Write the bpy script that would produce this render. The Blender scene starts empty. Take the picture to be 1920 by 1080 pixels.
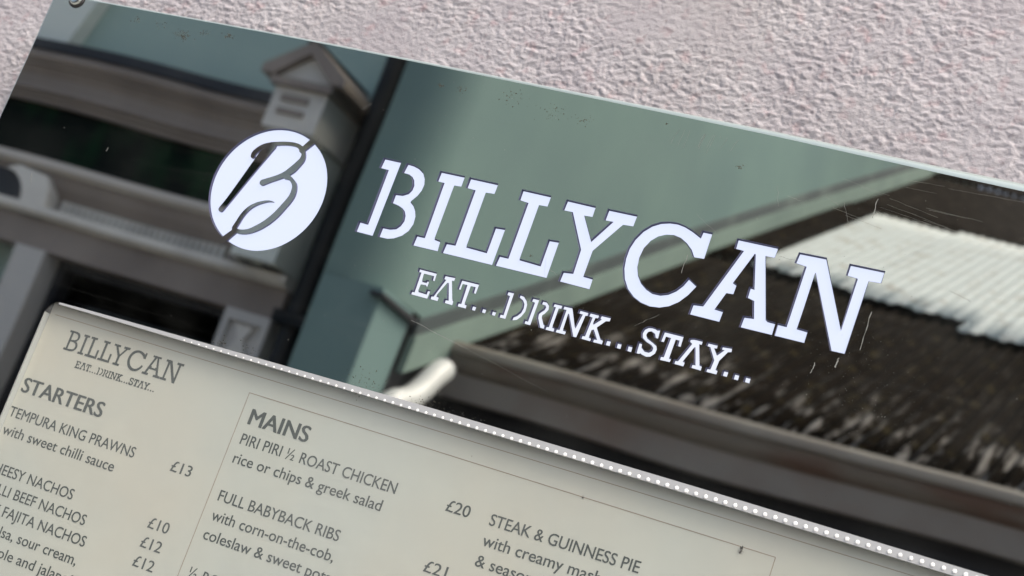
import bpy, math, random
import numpy as np
from mathutils import Vector, Matrix

random.seed(7)
scene = bpy.context.scene
COL = scene.collection

# ------------------------------------------------------------------ camera, sky, sun, exposure
SIGN = Vector((0.0, -0.03, 1.8))          # the point of the sign's face all its measures start from
FPX, YAW, PIT, ROL = 3111.706, 0.4272696, 0.2100105, 0.3472269
Ry = Matrix(((math.cos(YAW), 0, math.sin(YAW)), (0, 1, 0), (-math.sin(YAW), 0, math.cos(YAW))))
Rx = Matrix(((1, 0, 0), (0, math.cos(PIT), -math.sin(PIT)), (0, math.sin(PIT), math.cos(PIT))))
Rz = Matrix(((math.cos(ROL), -math.sin(ROL), 0), (math.sin(ROL), math.cos(ROL), 0), (0, 0, 1)))
R = Matrix(((1, 0, 0), (0, 0, -1), (0, 1, 0))) @ Ry @ Rx @ Rz
cam_d = bpy.data.cameras.new('camera')
cam = bpy.data.objects.new('camera', cam_d)
COL.objects.link(cam)
cam.matrix_world = Matrix.Translation(SIGN + R @ Vector((0, 0, 0.69149))) @ R.to_4x4()
cam_d.sensor_width = 36.0
cam_d.lens = FPX / 1920 * 36.0
cam_d.clip_start = 0.02
cam_d.clip_end = 400
cam_d.dof.use_dof = True
cam_d.dof.focus_distance = 0.685
cam_d.dof.aperture_fstop = 20.0
scene.camera = cam

SUN_EL, SUN_ROT = 58.0, 118.0
world = bpy.data.worlds.new('World')
scene.world = world
world.use_nodes = True
wn = world.node_tree
sky = wn.nodes.new('ShaderNodeTexSky')
sky.sky_type = 'NISHITA'
sky.sun_disc = False
sky.sun_elevation = math.radians(SUN_EL)
sky.sun_rotation = math.radians(SUN_ROT)
sky.dust_density = 6.0
sky.air_density = 0.7
sky.ozone_density = 0.0
bg = wn.nodes['Background']
bg.inputs[1].default_value = 0.15
wn.links.new(sky.outputs[0], bg.inputs[0])
sun_d = bpy.data.lights.new('sun', 'SUN')
sun_d.energy = 0.5
sun_d.angle = math.radians(24)
sun_d.color = (1.0, 0.975, 0.95)
sun = bpy.data.objects.new('sun', sun_d)
COL.objects.link(sun)
sd = Vector((math.sin(math.radians(SUN_ROT)) * math.cos(math.radians(SUN_EL)),
             math.cos(math.radians(SUN_ROT)) * math.cos(math.radians(SUN_EL)),
             math.sin(math.radians(SUN_EL))))
sun.rotation_euler = sd.to_track_quat('Z', 'Y').to_euler()
sun.location = (0, -3, 8)
scene.view_settings.view_transform = 'Standard'
scene.view_settings.look = 'None'
scene.view_settings.exposure = 1.5
scene.view_settings.gamma = 1.0
scene.view_settings.use_curve_mapping = False
scene.render.engine = 'CYCLES'
scene.cycles.max_bounces = 8
scene.cycles.glossy_bounces = 4
scene.cycles.use_denoising = True

# ------------------------------------------------------------------ materials
def mat(name, color=(.5, .5, .5), rough=.6, metal=0.0, spec=.5, noise=None, bump=None, emit=None, coat=0):
    """noise = (second colour, scale, detail, low, high[, stretch xyz]); bump = (scale, strength, distance)"""
    m = bpy.data.materials.new(name)
    m.use_nodes = True
    nt = m.node_tree
    b = nt.nodes['Principled BSDF']
    b.inputs['Base Color'].default_value = (*color, 1)
    b.inputs['Roughness'].default_value = rough
    b.inputs['Metallic'].default_value = metal
    b.inputs['Specular IOR Level'].default_value = spec
    b.inputs['Coat Weight'].default_value = coat
    tc = nt.nodes.new('ShaderNodeTexCoord')
    if noise:
        c2, sc, det, lo, hi = noise[:5]
        mp = nt.nodes.new('ShaderNodeMapping')
        mp.inputs['Scale'].default_value = noise[5] if len(noise) > 5 else (1, 1, 1)
        nz = nt.nodes.new('ShaderNodeTexNoise')
        nz.inputs['Scale'].default_value = sc
        nz.inputs['Detail'].default_value = det
        rp = nt.nodes.new('ShaderNodeMapRange')
        rp.inputs[1].default_value = lo
        rp.inputs[2].default_value = hi
        mx = nt.nodes.new('ShaderNodeMix')
        mx.data_type = 'RGBA'
        mx.inputs[6].default_value = (*color, 1)
        mx.inputs[7].default_value = (*c2, 1)
        nt.links.new(tc.outputs['Object'], mp.inputs[0])
        nt.links.new(mp.outputs[0], nz.inputs['Vector'])
        nt.links.new(nz.outputs[0], rp.inputs[0])
        nt.links.new(rp.outputs[0], mx.inputs[0])
        nt.links.new(mx.outputs[2], b.inputs['Base Color'])
    if bump:
        nb = nt.nodes.new('ShaderNodeTexNoise')
        nb.inputs['Scale'].default_value = bump[0]
        nb.inputs['Detail'].default_value = 4
        bp = nt.nodes.new('ShaderNodeBump')
        bp.inputs['Strength'].default_value = bump[1]
        bp.inputs['Distance'].default_value = bump[2]
        nt.links.new(tc.outputs['Object'], nb.inputs['Vector'])
        nt.links.new(nb.outputs[0], bp.inputs['Height'])
        nt.links.new(bp.outputs[0], b.inputs['Normal'])
    if emit:
        b.inputs['Emission Color'].default_value = (*emit[0], 1)
        b.inputs['Emission Strength'].default_value = emit[1]
    return m

def mirror_mat():
    m = bpy.data.materials.new('polished_black_panel')
    m.use_nodes = True
    nt = m.node_tree
    nt.nodes.remove(nt.nodes['Principled BSDF'])
    out = nt.nodes['Material Output']
    gl = nt.nodes.new('ShaderNodeBsdfGlossy')
    gl.distribution = 'GGX'
    gl.inputs['Color'].default_value = (0.585, 0.60, 0.56, 1)
    gl.inputs['Roughness'].default_value = 0.012
    tc = nt.nodes.new('ShaderNodeTexCoord')
    # slow waves in the sheet bend what it mirrors
    nz = nt.nodes.new('ShaderNodeTexNoise')
    nz.inputs['Scale'].default_value = 7.0
    nz.inputs['Detail'].default_value = 0.0
    bp = nt.nodes.new('ShaderNodeBump')
    bp.inputs['Strength'].default_value = 1.0
    bp.inputs['Distance'].default_value = 0.00034
    nt.links.new(tc.outputs['Object'], nz.inputs['Vector'])
    nt.links.new(nz.outputs[0], bp.inputs['Height'])
    nt.links.new(bp.outputs[0], gl.inputs['Normal'])
    # thin film of dust
    df = nt.nodes.new('ShaderNodeBsdfDiffuse')
    df.inputs['Color'].default_value = (0.34, 0.36, 0.33, 1)
    n2 = nt.nodes.new('ShaderNodeTexNoise')
    n2.inputs['Scale'].default_value = 18.0
    n2.inputs['Detail'].default_value = 5.0
    mr = nt.nodes.new('ShaderNodeMapRange')
    mr.inputs[1].default_value = 0.45
    mr.inputs[2].default_value = 0.8
    mr.inputs[3].default_value = 0.0
    mr.inputs[4].default_value = 0.03
    n3 = nt.nodes.new('ShaderNodeTexNoise')
    n3.inputs['Scale'].default_value = 900.0
    n3.inputs['Detail'].default_value = 2.0
    m3 = nt.nodes.new('ShaderNodeMapRange')
    m3.inputs[1].default_value = 0.76
    m3.inputs[2].default_value = 0.80
    m3.inputs[3].default_value = 0.0
    m3.inputs[4].default_value = 0.5
    ad = nt.nodes.new('ShaderNodeMath')
    ad.operation = 'ADD'
    # fine wiping marks along the sheet
    mp = nt.nodes.new('ShaderNodeMapping')
    mp.inputs['Scale'].default_value = (9, 1, 260)
    n4 = nt.nodes.new('ShaderNodeTexNoise')
    n4.inputs['Scale'].default_value = 1.0
    n4.inputs['Detail'].default_value = 4.0
    m4 = nt.nodes.new('ShaderNodeMapRange')
    m4.inputs[1].default_value = .56
    m4.inputs[2].default_value = .8
    m4.inputs[3].default_value = 0
    m4.inputs[4].default_value = .022
    a4 = nt.nodes.new('ShaderNodeMath')
    a4.operation = 'ADD'
    nt.links.new(tc.outputs['Object'], mp.inputs[0])
    nt.links.new(mp.outputs[0], n4.inputs['Vector'])
    nt.links.new(n4.outputs[0], m4.inputs[0])
    nt.links.new(m4.outputs[0], a4.inputs[0])
    mx = nt.nodes.new('ShaderNodeMixShader')
    nt.links.new(tc.outputs['Object'], n2.inputs['Vector'])
    nt.links.new(tc.outputs['Object'], n3.inputs['Vector'])
    nt.links.new(n2.outputs[0], mr.inputs[0])
    nt.links.new(n3.outputs[0], m3.inputs[0])
    nt.links.new(mr.outputs[0], ad.inputs[0])
    nt.links.new(m3.outputs[0], ad.inputs[1])
    nt.links.new(ad.outputs[0], a4.inputs[1])
    nt.links.new(a4.outputs[0], mx.inputs[0])
    nt.links.new(gl.outputs[0], mx.inputs[1])
    nt.links.new(df.outputs[0], mx.inputs[2])
    nt.links.new(mx.outputs[0], out.inputs[0])
    return m

def glass_mat():
    m = bpy.data.materials.new('window_pane_clear')
    m.use_nodes = True
    nt = m.node_tree
    nt.nodes.remove(nt.nodes['Principled BSDF'])
    out = nt.nodes['Material Output']
    tr = nt.nodes.new('ShaderNodeBsdfTransparent')
    tr.inputs[0].default_value = (0.93, 0.95, 0.92, 1)
    gl = nt.nodes.new('ShaderNodeBsdfGlossy')
    gl.inputs['Roughness'].default_value = 0.14
    df = nt.nodes.new('ShaderNodeBsdfDiffuse')
    df.inputs[0].default_value = (0.5, 0.52, 0.5, 1)
    tc = nt.nodes.new('ShaderNodeTexCoord')
    nz = nt.nodes.new('ShaderNodeTexNoise')
    nz.inputs['Scale'].default_value = 14
    nz.inputs['Detail'].default_value = 4
    mr = nt.nodes.new('ShaderNodeMapRange')
    mr.inputs[1].default_value = .3
    mr.inputs[2].default_value = .75
    mr.inputs[3].default_value = .07
    mr.inputs[4].default_value = .17  # patchy diffuse veil: dust, with faint glare painted in
    m1 = nt.nodes.new('ShaderNodeMixShader')
    m2 = nt.nodes.new('ShaderNodeMixShader')
    m1.inputs[0].default_value = .08
    nt.links.new(tr.outputs[0], m1.inputs[1])
    nt.links.new(gl.outputs[0], m1.inputs[2])
    nt.links.new(tc.outputs['Object'], nz.inputs['Vector'])
    nt.links.new(nz.outputs[0], mr.inputs[0])
    nt.links.new(mr.outputs[0], m2.inputs[0])
    nt.links.new(m1.outputs[0], m2.inputs[1])
    nt.links.new(df.outputs[0], m2.inputs[2])
    nt.links.new(m2.outputs[0], out.inputs[0])
    return m

def stucco_mat(coarse=False):
    m = bpy.data.materials.new('pink_painted_render')
    m.use_nodes = True
    nt = m.node_tree
    b = nt.nodes['Principled BSDF']
    b.inputs['Roughness'].default_value = 0.75
    b.inputs['Specular IOR Level'].default_value = 0.3
    tc = nt.nodes.new('ShaderNodeTexCoord')
    def nz(scale, det, lo, hi):
        n = nt.nodes.new('ShaderNodeTexNoise')
        n.inputs['Scale'].default_value = scale
        n.inputs['Detail'].default_value = det
        r = nt.nodes.new('ShaderNodeMapRange')
        r.inputs[1].default_value = lo
        r.inputs[2].default_value = hi
        nt.links.new(tc.outputs['Object'], n.inputs['Vector'])
        nt.links.new(n.outputs[0], r.inputs[0])
        return r.outputs[0]
    def mix(f, a, c):
        x = nt.nodes.new('ShaderNodeMix')
        x.data_type = 'RGBA'
        nt.links.new(f, x.inputs[0])
        if isinstance(a, tuple): x.inputs[6].default_value = (*a, 1)
        else: nt.links.new(a, x.inputs[6])
        x.inputs[7].default_value = (*c, 1)
        return x.outputs[2]
    c = mix(nz(30, 3, .35, .7), (.375, .358, .37), (.43, .42, .428))
    c = mix(nz(120, 4, .56, .74), c, (.37, .285, .29))     # redder coat where the paint is thin
    c = mix(nz(420, 3, .58, .74), c, (.30, .27, .275))
    c = mix(nz(5, 5, .48, .8), c, (.37, .355, .34))
    c = mix(nz(11, 6, .60, .75), c, (.50, .505, .50))
    nt.links.new(c, b.inputs['Base Color'])
    nb = nt.nodes.new('ShaderNodeTexNoise')
    nb.inputs['Scale'].default_value = 260 if coarse else 1300
    nb.inputs['Detail'].default_value = 5 if coarse else 3
    bp = nt.nodes.new('ShaderNodeBump')
    bp.inputs['Strength'].default_value = 0.8 if coarse else 0.5
    bp.inputs['Distance'].default_value = 0.0016 if coarse else 0.0003
    nt.links.new(tc.outputs['Object'], nb.inputs['Vector'])
    nt.links.new(nb.outputs[0], bp.inputs['Height'])
    nt.links.new(bp.outputs[0], b.inputs['Normal'])
    return m

def sheet_mat(name, base, patch, streak, s_lo, s_hi, rough=.7):
    """old corrugated iron: streaks run down the fall of the roof (local y)"""
    m = mat(name, base, 1.0, noise=(patch, 8, 7, s_lo, s_hi), spec=.04)
    nt = m.node_tree
    b = nt.nodes['Principled BSDF']
    prev = b.inputs['Base Color'].links[0].from_socket
    tc = nt.nodes.new('ShaderNodeTexCoord')
    mp = nt.nodes.new('ShaderNodeMapping')
    mp.inputs['Scale'].default_value = (13, 2.0, 1)
    n = nt.nodes.new('ShaderNodeTexNoise')
    n.inputs['Scale'].default_value = 1.6
    n.inputs['Detail'].default_value = 5
    r = nt.nodes.new('ShaderNodeMapRange')
    r.inputs[1].default_value = .52
    r.inputs[2].default_value = .66
    x = nt.nodes.new('ShaderNodeMix')
    x.data_type = 'RGBA'
    nt.links.new(tc.outputs['Object'], mp.inputs[0])
    nt.links.new(mp.outputs[0], n.inputs['Vector'])
    nt.links.new(n.outputs[0], r.inputs[0])
    sx = nt.nodes.new('ShaderNodeSeparateXYZ')        # the rust has worn through to bare grey zinc towards the eaves
    gr = nt.nodes.new('ShaderNodeMapRange')
    gr.inputs[1].default_value = .15
    gr.inputs[2].default_value = 1.05
    gr.inputs[3].default_value = 1.0
    gr.inputs[4].default_value = .05
    mu = nt.nodes.new('ShaderNodeMath')
    mu.operation = 'MULTIPLY'
    nt.links.new(tc.outputs['Object'], sx.inputs[0])
    nt.links.new(sx.outputs[1], gr.inputs[0])
    nt.links.new(r.outputs[0], mu.inputs[0])
    nt.links.new(gr.outputs[0], mu.inputs[1])
    nt.links.new(mu.outputs[0], x.inputs[0])
    nt.links.new(prev, x.inputs[6])
    x.inputs[7].default_value = (*streak, 1)
    nt.links.new(x.outputs[2], b.inputs['Base Color'])
    return m

M = {}
M['stucco'] = stucco_mat()
M['stucco_outer'] = stucco_mat(True)
M['mirror'] = mirror_mat()
M['pane'] = glass_mat()
M['bevel'] = mat('polished_edge', (.33, .395, .375), .3, 0.4)
M['case'] = mat('dark_case_side', (.05, .055, .055), .5)
M['cut'] = mat('cut_edge', (.045, .045, .085), .45, emit=((.10, .10, .22), .08))  # faint violet glow added in place of letter light on the cut walls
M['recess'] = mat('recess_floor', (.03, .032, .045), .5, emit=((.10, .11, .16), .14))  # bluish glow stands in for the halo around the lit letters
M['lit'] = mat('backlit_white_acrylic', (.06, .06, .065), .5, spec=.15, emit=((.26, .285, .365), 1))
M['lit2'] = mat('backlit_white_acrylic_small', (.06, .06, .06), .5, spec=.15, emit=((.29, .305, .35), 1))
M['paper'] = mat('cream_menu_paper', (.57, .555, .49), .8, noise=((.53, .555, .52), 9, 4, .35, .65), spec=.2, bump=(11, .45, .004))
M['ink'] = mat('grey_print', (.065, .08, .08), .8, spec=.1)
M['rule'] = mat('brown_rule', (.26, .17, .12), .8, spec=.1)
M['strip'] = mat('grey_led_tape', (.40, .42, .42), .5)
M['led'] = mat('white_led', (.74, .75, .73), .4, emit=((.9, 1, .95), .03))
M['steel'] = mat('stainless_screw', (.55, .60, .57), .25, 1.0)
M['dark'] = mat('dark_slot', (.02, .02, .02), .5)
M['grime'] = mat('brown_grime', (.035, .032, .02), .9, noise=((.075, .07, .045), 900, 3, .4, .6))
M['speck'] = mat('pale_dust', (.24, .25, .23), .9)
M['insect'] = mat('dead_insect', (.02, .015, .012), .6)
# across the street
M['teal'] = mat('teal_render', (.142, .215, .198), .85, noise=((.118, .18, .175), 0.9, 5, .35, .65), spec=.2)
M['teal_left'] = mat('teal_render_left', (.35, .465, .415), .85, noise=((.30, .40, .37), 0.8, 5, .3, .7), spec=.2)  # left house's teal, set separately from the tall house's
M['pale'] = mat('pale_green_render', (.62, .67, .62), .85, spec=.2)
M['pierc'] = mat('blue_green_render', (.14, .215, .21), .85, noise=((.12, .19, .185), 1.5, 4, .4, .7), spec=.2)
M['lead_shade'] = mat('black_lead_and_shade', (.012, .014, .018), .6)  # lead, and near-black that paints shade in recess and under eaves
M['cornice'] = mat('grey_brown_woodwork', (.26, .225, .195), .6, noise=((.20, .172, .15), 3, 4, .4, .7), spec=.3)
M['trim'] = mat('light_grey_woodwork', (.64, .625, .57), .6, noise=((.50, .49, .45), 4, 4, .4, .7), spec=.3)
M['post'] = mat('blue_grey_post', (.47, .465, .44), .6, spec=.3)
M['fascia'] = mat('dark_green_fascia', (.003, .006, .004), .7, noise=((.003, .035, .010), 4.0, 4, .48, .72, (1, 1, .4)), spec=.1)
M['sill'] = mat('pale_sill', (.50, .47, .42), .6)
M['shopglass'] = mat('dark_shop_window', (.006, .007, .009), .12, spec=.25)
M['orange'] = mat('orange_shop_lamp', (.10, .035, .015), .6)
M['pipe'] = mat('black_cast_pipe', (.008, .010, .011), .6, spec=.2)
M['wall_strip'] = mat('dark_grey_strip', (.045, .06, .062), .6, noise=((.10, .13, .12), 2.5, 4, .5, .7))  # dark grey strip along the wall above the fillet
M['fillet'] = mat('pale_green_fillet', (.155, .22, .19), .8, noise=((.12, .175, .155), 2, 4, .4, .7))
M['gutter'] = mat('grey_brown_gutter', (.16, .14, .115), .6, noise=((.12, .075, .055), 2, 5, .45, .62, (1, 1, 5)))
M['rim'] = mat('lit_gutter_rim', (.20, .185, .155), .6, noise=((.15, .13, .105), 3, 4, .4, .7))  # paler than the trough: highlight on the top roll put into the colour
M['fboard'] = mat('grey_fascia_board', (.24, .225, .205), .6, noise=((.19, .145, .12), 2, 4, .45, .7))
M['plastic'] = mat('white_plastic_pipe', (.50, .52, .51), .4)
M['rust'] = sheet_mat('rusty_corrugated_iron', (.006, .0045, .003), (.034, .028, .014), (.20, .19, .175), .56, .80)
M['rust_up'] = sheet_mat('dull_brown_corrugated_iron', (.012, .010, .008), (.04, .035, .028), (.04, .036, .032), .48, .78)
M['white'] = sheet_mat('white_corrugated_sheet', (.43, .465, .455), (.27, .24, .20), (.38, .40, .375), .56, .74)
M['asphalt'] = mat('asphalt', (.05, .05, .052), .9, noise=((.07, .07, .07), 40, 5, .4, .6))
M['slab'] = mat('concrete_paving', (.28, .27, .25), .85, noise=((.2, .2, .19), 6, 5, .4, .6))
M['kerb'] = mat('granite_kerb', (.3, .3, .3), .8)

# ------------------------------------------------------------------ helpers
def link(name, me, m=None, parent=None, loc=None):
    o = bpy.data.objects.new(name, me)
    COL.objects.link(o)
    if m is not None and me is not None:
        for k in (m if isinstance(m, (list, tuple)) else [m]):
            me.materials.append(k)
    if parent is not None: o.parent = parent
    if loc is not None: o.location = loc
    return o

def mesh(name, verts, faces, m=None, parent=None, smooth=False, mi=None):
    me = bpy.data.meshes.new(name)
    me.from_pydata([tuple(v) for v in verts], [], faces)
    me.update()
    if smooth: me.polygons.foreach_set('use_smooth', [True] * len(me.polygons))
    o = link(name, me, m, parent)
    if mi is not None: me.polygons.foreach_set('material_index', mi)
    return o

def empty(name, loc, label, cat, group=None):
    o = bpy.data.objects.new(name, None)
    COL.objects.link(o)
    o.location = loc
    o.empty_display_size = .1
    tag(o, label, cat, group)
    return o

def tag(o, label, cat, group=None):
    o['label'] = label
    o['category'] = cat
    if group: o['group'] = group
    return o

def boxes(name, lst, m, parent=None, off=(0, 0, 0)):
    """lst of (x0,x1,y0,y1,z0,z1) boxes, given in world metres, as one mesh in the parent's frame"""
    V, F = [], []
    ox, oy, oz = off
    for x0, x1, y0, y1, z0, z1 in lst:
        b = len(V)
        V += [(x - ox, y - oy, z - oz) for x in (x0, x1) for y in (y0, y1) for z in (z0, z1)]
        F += [(b, b+1, b+3, b+2), (b+4, b+6, b+7, b+5), (b, b+4, b+5, b+1), (b+2, b+3, b+7, b+6), (b, b+2, b+6, b+4), (b+1, b+5, b+7, b+3)]
    o = mesh(name, V, F, m, parent)
    return o

def bevel(o, w, seg=2):
    md = o.modifiers.new('bevel', 'BEVEL')
    md.width = w
    md.segments = seg
    return o

def extrude_profile(name, prof, x0, x1, m, parent=None, off=(0, 0, 0), smooth=False):
    """closed profile of (y,z) points run along x"""
    n = len(prof)
    V = [(x0 - off[0], y - off[1], z - off[2]) for y, z in prof] + [(x1 - off[0], y - off[1], z - off[2]) for y, z in prof]
    F = [(i, (i+1) % n, n + (i+1) % n, n + i) for i in range(n)] + [tuple(range(n)), tuple(range(2*n-1, n-1, -1))]
    return mesh(name, V, F, m, parent, smooth)

def area(p): return .5 * sum(p[i][0]*p[(i+1) % len(p)][1] - p[(i+1) % len(p)][0]*p[i][1] for i in range(len(p)))

def offset(p, d):
    """outset an outline by d (mm) with limited mitres"""
    if area(p) < 0: p = p[::-1]
    out = []
    n = len(p)
    for i in range(n):
        a, b, c = Vector(p[i-1]), Vector(p[i]), Vector(p[(i+1) % n])
        e1, e2 = (b-a), (c-b)
        if e1.length < 1e-6 or e2.length < 1e-6:
            continue
        e1.normalize(); e2.normalize()
        n1, n2 = Vector((e1.y, -e1.x)), Vector((e2.y, -e2.x))
        s = n1 + n2
        k = 1 + n1.dot(n2)
        s = s / max(k, .55)
        q = b + s * d
        out.append((q.x, q.y))
    return out

def fill(name, loops, m, parent=None, n=0.0, thick=0.0, y0=None):
    """fill outlines (mm, sign face coordinates) with even-odd holes; n = mm in front of the face"""
    cu = bpy.data.curves.new(name, 'CURVE')
    cu.dimensions = '2D'
    cu.fill_mode = 'BOTH' if thick else 'FRONT'
    cu.extrude = thick / 2
    for lp in loops:
        sp = cu.splines.new('POLY')
        sp.points.add(len(lp) - 1)
        for i, q in enumerate(lp): sp.points[i].co = (q[0], q[1], 0, 1)
        sp.use_cyclic_u = True
    t = bpy.data.objects.new('tmp', cu)
    COL.objects.link(t)
    if not thick: cu.fill_mode = 'BOTH'
    dg = bpy.context.evaluated_depsgraph_get()
    me = bpy.data.meshes.new_from_object(t.evaluated_get(dg))
    bpy.data.objects.remove(t)
    me.name = name
    co = np.empty(len(me.vertices) * 3)
    me.vertices.foreach_get('co', co)
    co = co.reshape(-1, 3)
    w = np.stack([co[:, 0], -(co[:, 2] + n - thick/2), co[:, 1]], 1) * .001
    me.vertices.foreach_set('co', w.ravel())
    me.materials.clear()
    me.update()
    return link(name, me, m, parent)

def ribbon(name, loops, n0, n1, m, parent):
    V, F = [], []
    for lp in loops:
        b, k = len(V), len(lp)
        for n in (n0, n1): V += [(x*.001, -n*.001, z*.001) for x, z in lp]
        F += [(b+i, b+(i+1) % k, b+k+(i+1) % k, b+k+i) for i in range(k)]
    return mesh(name, V, F, m, parent)

def rrect(x0, x1, z0, z1, r, seg=10):
    P = []
    for cx, cz, a0 in ((x1-r, z1-r, 0), (x0+r, z1-r, 90), (x0+r, z0+r, 180), (x1-r, z0+r, 270)):
        for i in range(seg+1):
            a = math.radians(a0 + 90*i/seg)
            P.append((cx + r*math.cos(a), cz + r*math.sin(a)))
    return P

# ------------------------------------------------------------------ ground, road, pavements
g = mesh('ground', [(-60, -70, -.14), (60, -70, -.14), (60, 40, -.14), (-60, 40, -.14)], [(0, 1, 2, 3)], M['slab']); g['kind'] = 'structure'
g = mesh('road', [(-60, -4.8, -.12), (60, -4.8, -.12), (60, -1.6, -.12), (-60, -1.6, -.12)], [(0, 1, 2, 3)], M['asphalt']); g['kind'] = 'structure'
for nm, a, b_, c_ in (('pavement', -1.45, .0, 0), ('pavement', -6.9, -4.95, 0)):
    g = boxes(nm, [(-60, 60, a, b_, -.2, 0)], M['slab']); g['kind'] = 'structure'
for a, b_ in ((-1.6, -1.45), (-4.95, -4.8)):
    g = bevel(boxes('kerb', [(-60, 60, a, b_, -.2, .004)], M['kerb']), .012); g['kind'] = 'structure'

# ------------------------------------------------------------------ the rendered wall the sign hangs on
rng = np.random.default_rng(11)
def perlin(x, y, seed):
    r = np.random.default_rng(seed)
    N = 256
    ang = r.random((N, N)) * 2 * np.pi
    gx, gy = np.cos(ang), np.sin(ang)
    xi, yi = np.floor(x).astype(int), np.floor(y).astype(int)
    xf, yf = x - xi, y - yi
    u, v = xf**3*(xf*(xf*6-15)+10), yf**3*(yf*(yf*6-15)+10)
    def d(i, j):
        a, b = (xi+i) % N, (yi+j) % N
        return gx[a, b]*(xf-i) + gy[a, b]*(yf-j)
    return (d(0, 0)*(1-u)+d(1, 0)*u)*(1-v) + (d(0, 1)*(1-u)+d(1, 1)*u)*v

xs = np.concatenate([np.linspace(-6, -.7, 30), np.linspace(-.7, -.42, 60)[1:], np.arange(-.4195, .34, .0005), np.linspace(.341, .8, 60), np.linspace(.85, 6, 30)])
zs = np.concatenate([np.linspace(-.1, 1.4, 20), np.linspace(1.45, 1.79, 40), np.arange(1.791, 2.02, .0005), np.linspace(2.021, 2.3, 50), np.linspace(2.35, 4.6, 25)])
X, Z = np.meshgrid(xs, zs)
wx = X + .0012 * perlin(X/.006, Z/.006, 5)
wz = Z + .0012 * perlin(X/.006, Z/.006, 6)
h = (.42*perlin(wx/.024, wz/.018, 1) * 1.3
     + .50*np.abs(perlin(wx/.0066, wz/.0038, 2)) * 1.7
     + .52*perlin(wx/.0040, wz/.0024, 3) * 1.2
     - .46*np.abs(perlin(wx/.0024, wz/.0019, 4)) * 1.2
     + .34*perlin(wx/.00125, wz/.00115, 7)) * .00074
smooth_patch = np.clip(perlin(X/.05, Z/.035, 9) * 2.2 + .15, 0, 1)
h *= (1 - .55*smooth_patch)
inside = np.clip(np.minimum(np.minimum(X + .42, .34 - X), np.minimum(Z - 1.79, 2.02 - Z)) / .01, 0, 1)
h *= inside
V = np.stack([X, -h, Z], -1).reshape(-1, 3)
nx, nz = len(xs), len(zs)
I = np.arange(nx*nz).reshape(nz, nx)
Q = np.stack([I[:-1, :-1], I[:-1, 1:], I[1:, 1:], I[1:, :-1]], -1).reshape(-1, 4)
me = bpy.data.meshes.new('rendered_wall')
me.vertices.add(len(V)); me.vertices.foreach_set('co', V.ravel())
me.loops.add(Q.size); me.loops.foreach_set('vertex_index', Q.ravel().astype(np.int32))
me.polygons.add(len(Q)); me.polygons.foreach_set('loop_start', np.arange(0, Q.size, 4, dtype=np.int32))
me.update(); me.validate()
me.polygons.foreach_set('use_smooth', [True]*len(Q))
wall = empty('rendered_house_wall', (0, 0, 0), 'rough pale pink rendered wall behind the menu sign', 'wall')
cx_, cz_ = (X[:-1, :-1] + X[1:, 1:])/2, (Z[:-1, :-1] + Z[1:, 1:])/2
link('wall_face', me, [M['stucco'], M['stucco_outer']], wall)
me.polygons.foreach_set('material_index', (~((cx_ > -.415) & (cx_ < .335) & (cz_ > 1.795) & (cz_ < 2.015))).astype(np.int32).ravel())
boxes('wall_body', [(-6, 6, .01, .3, -.1, 4.6)], M['stucco_outer'], wall)

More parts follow.
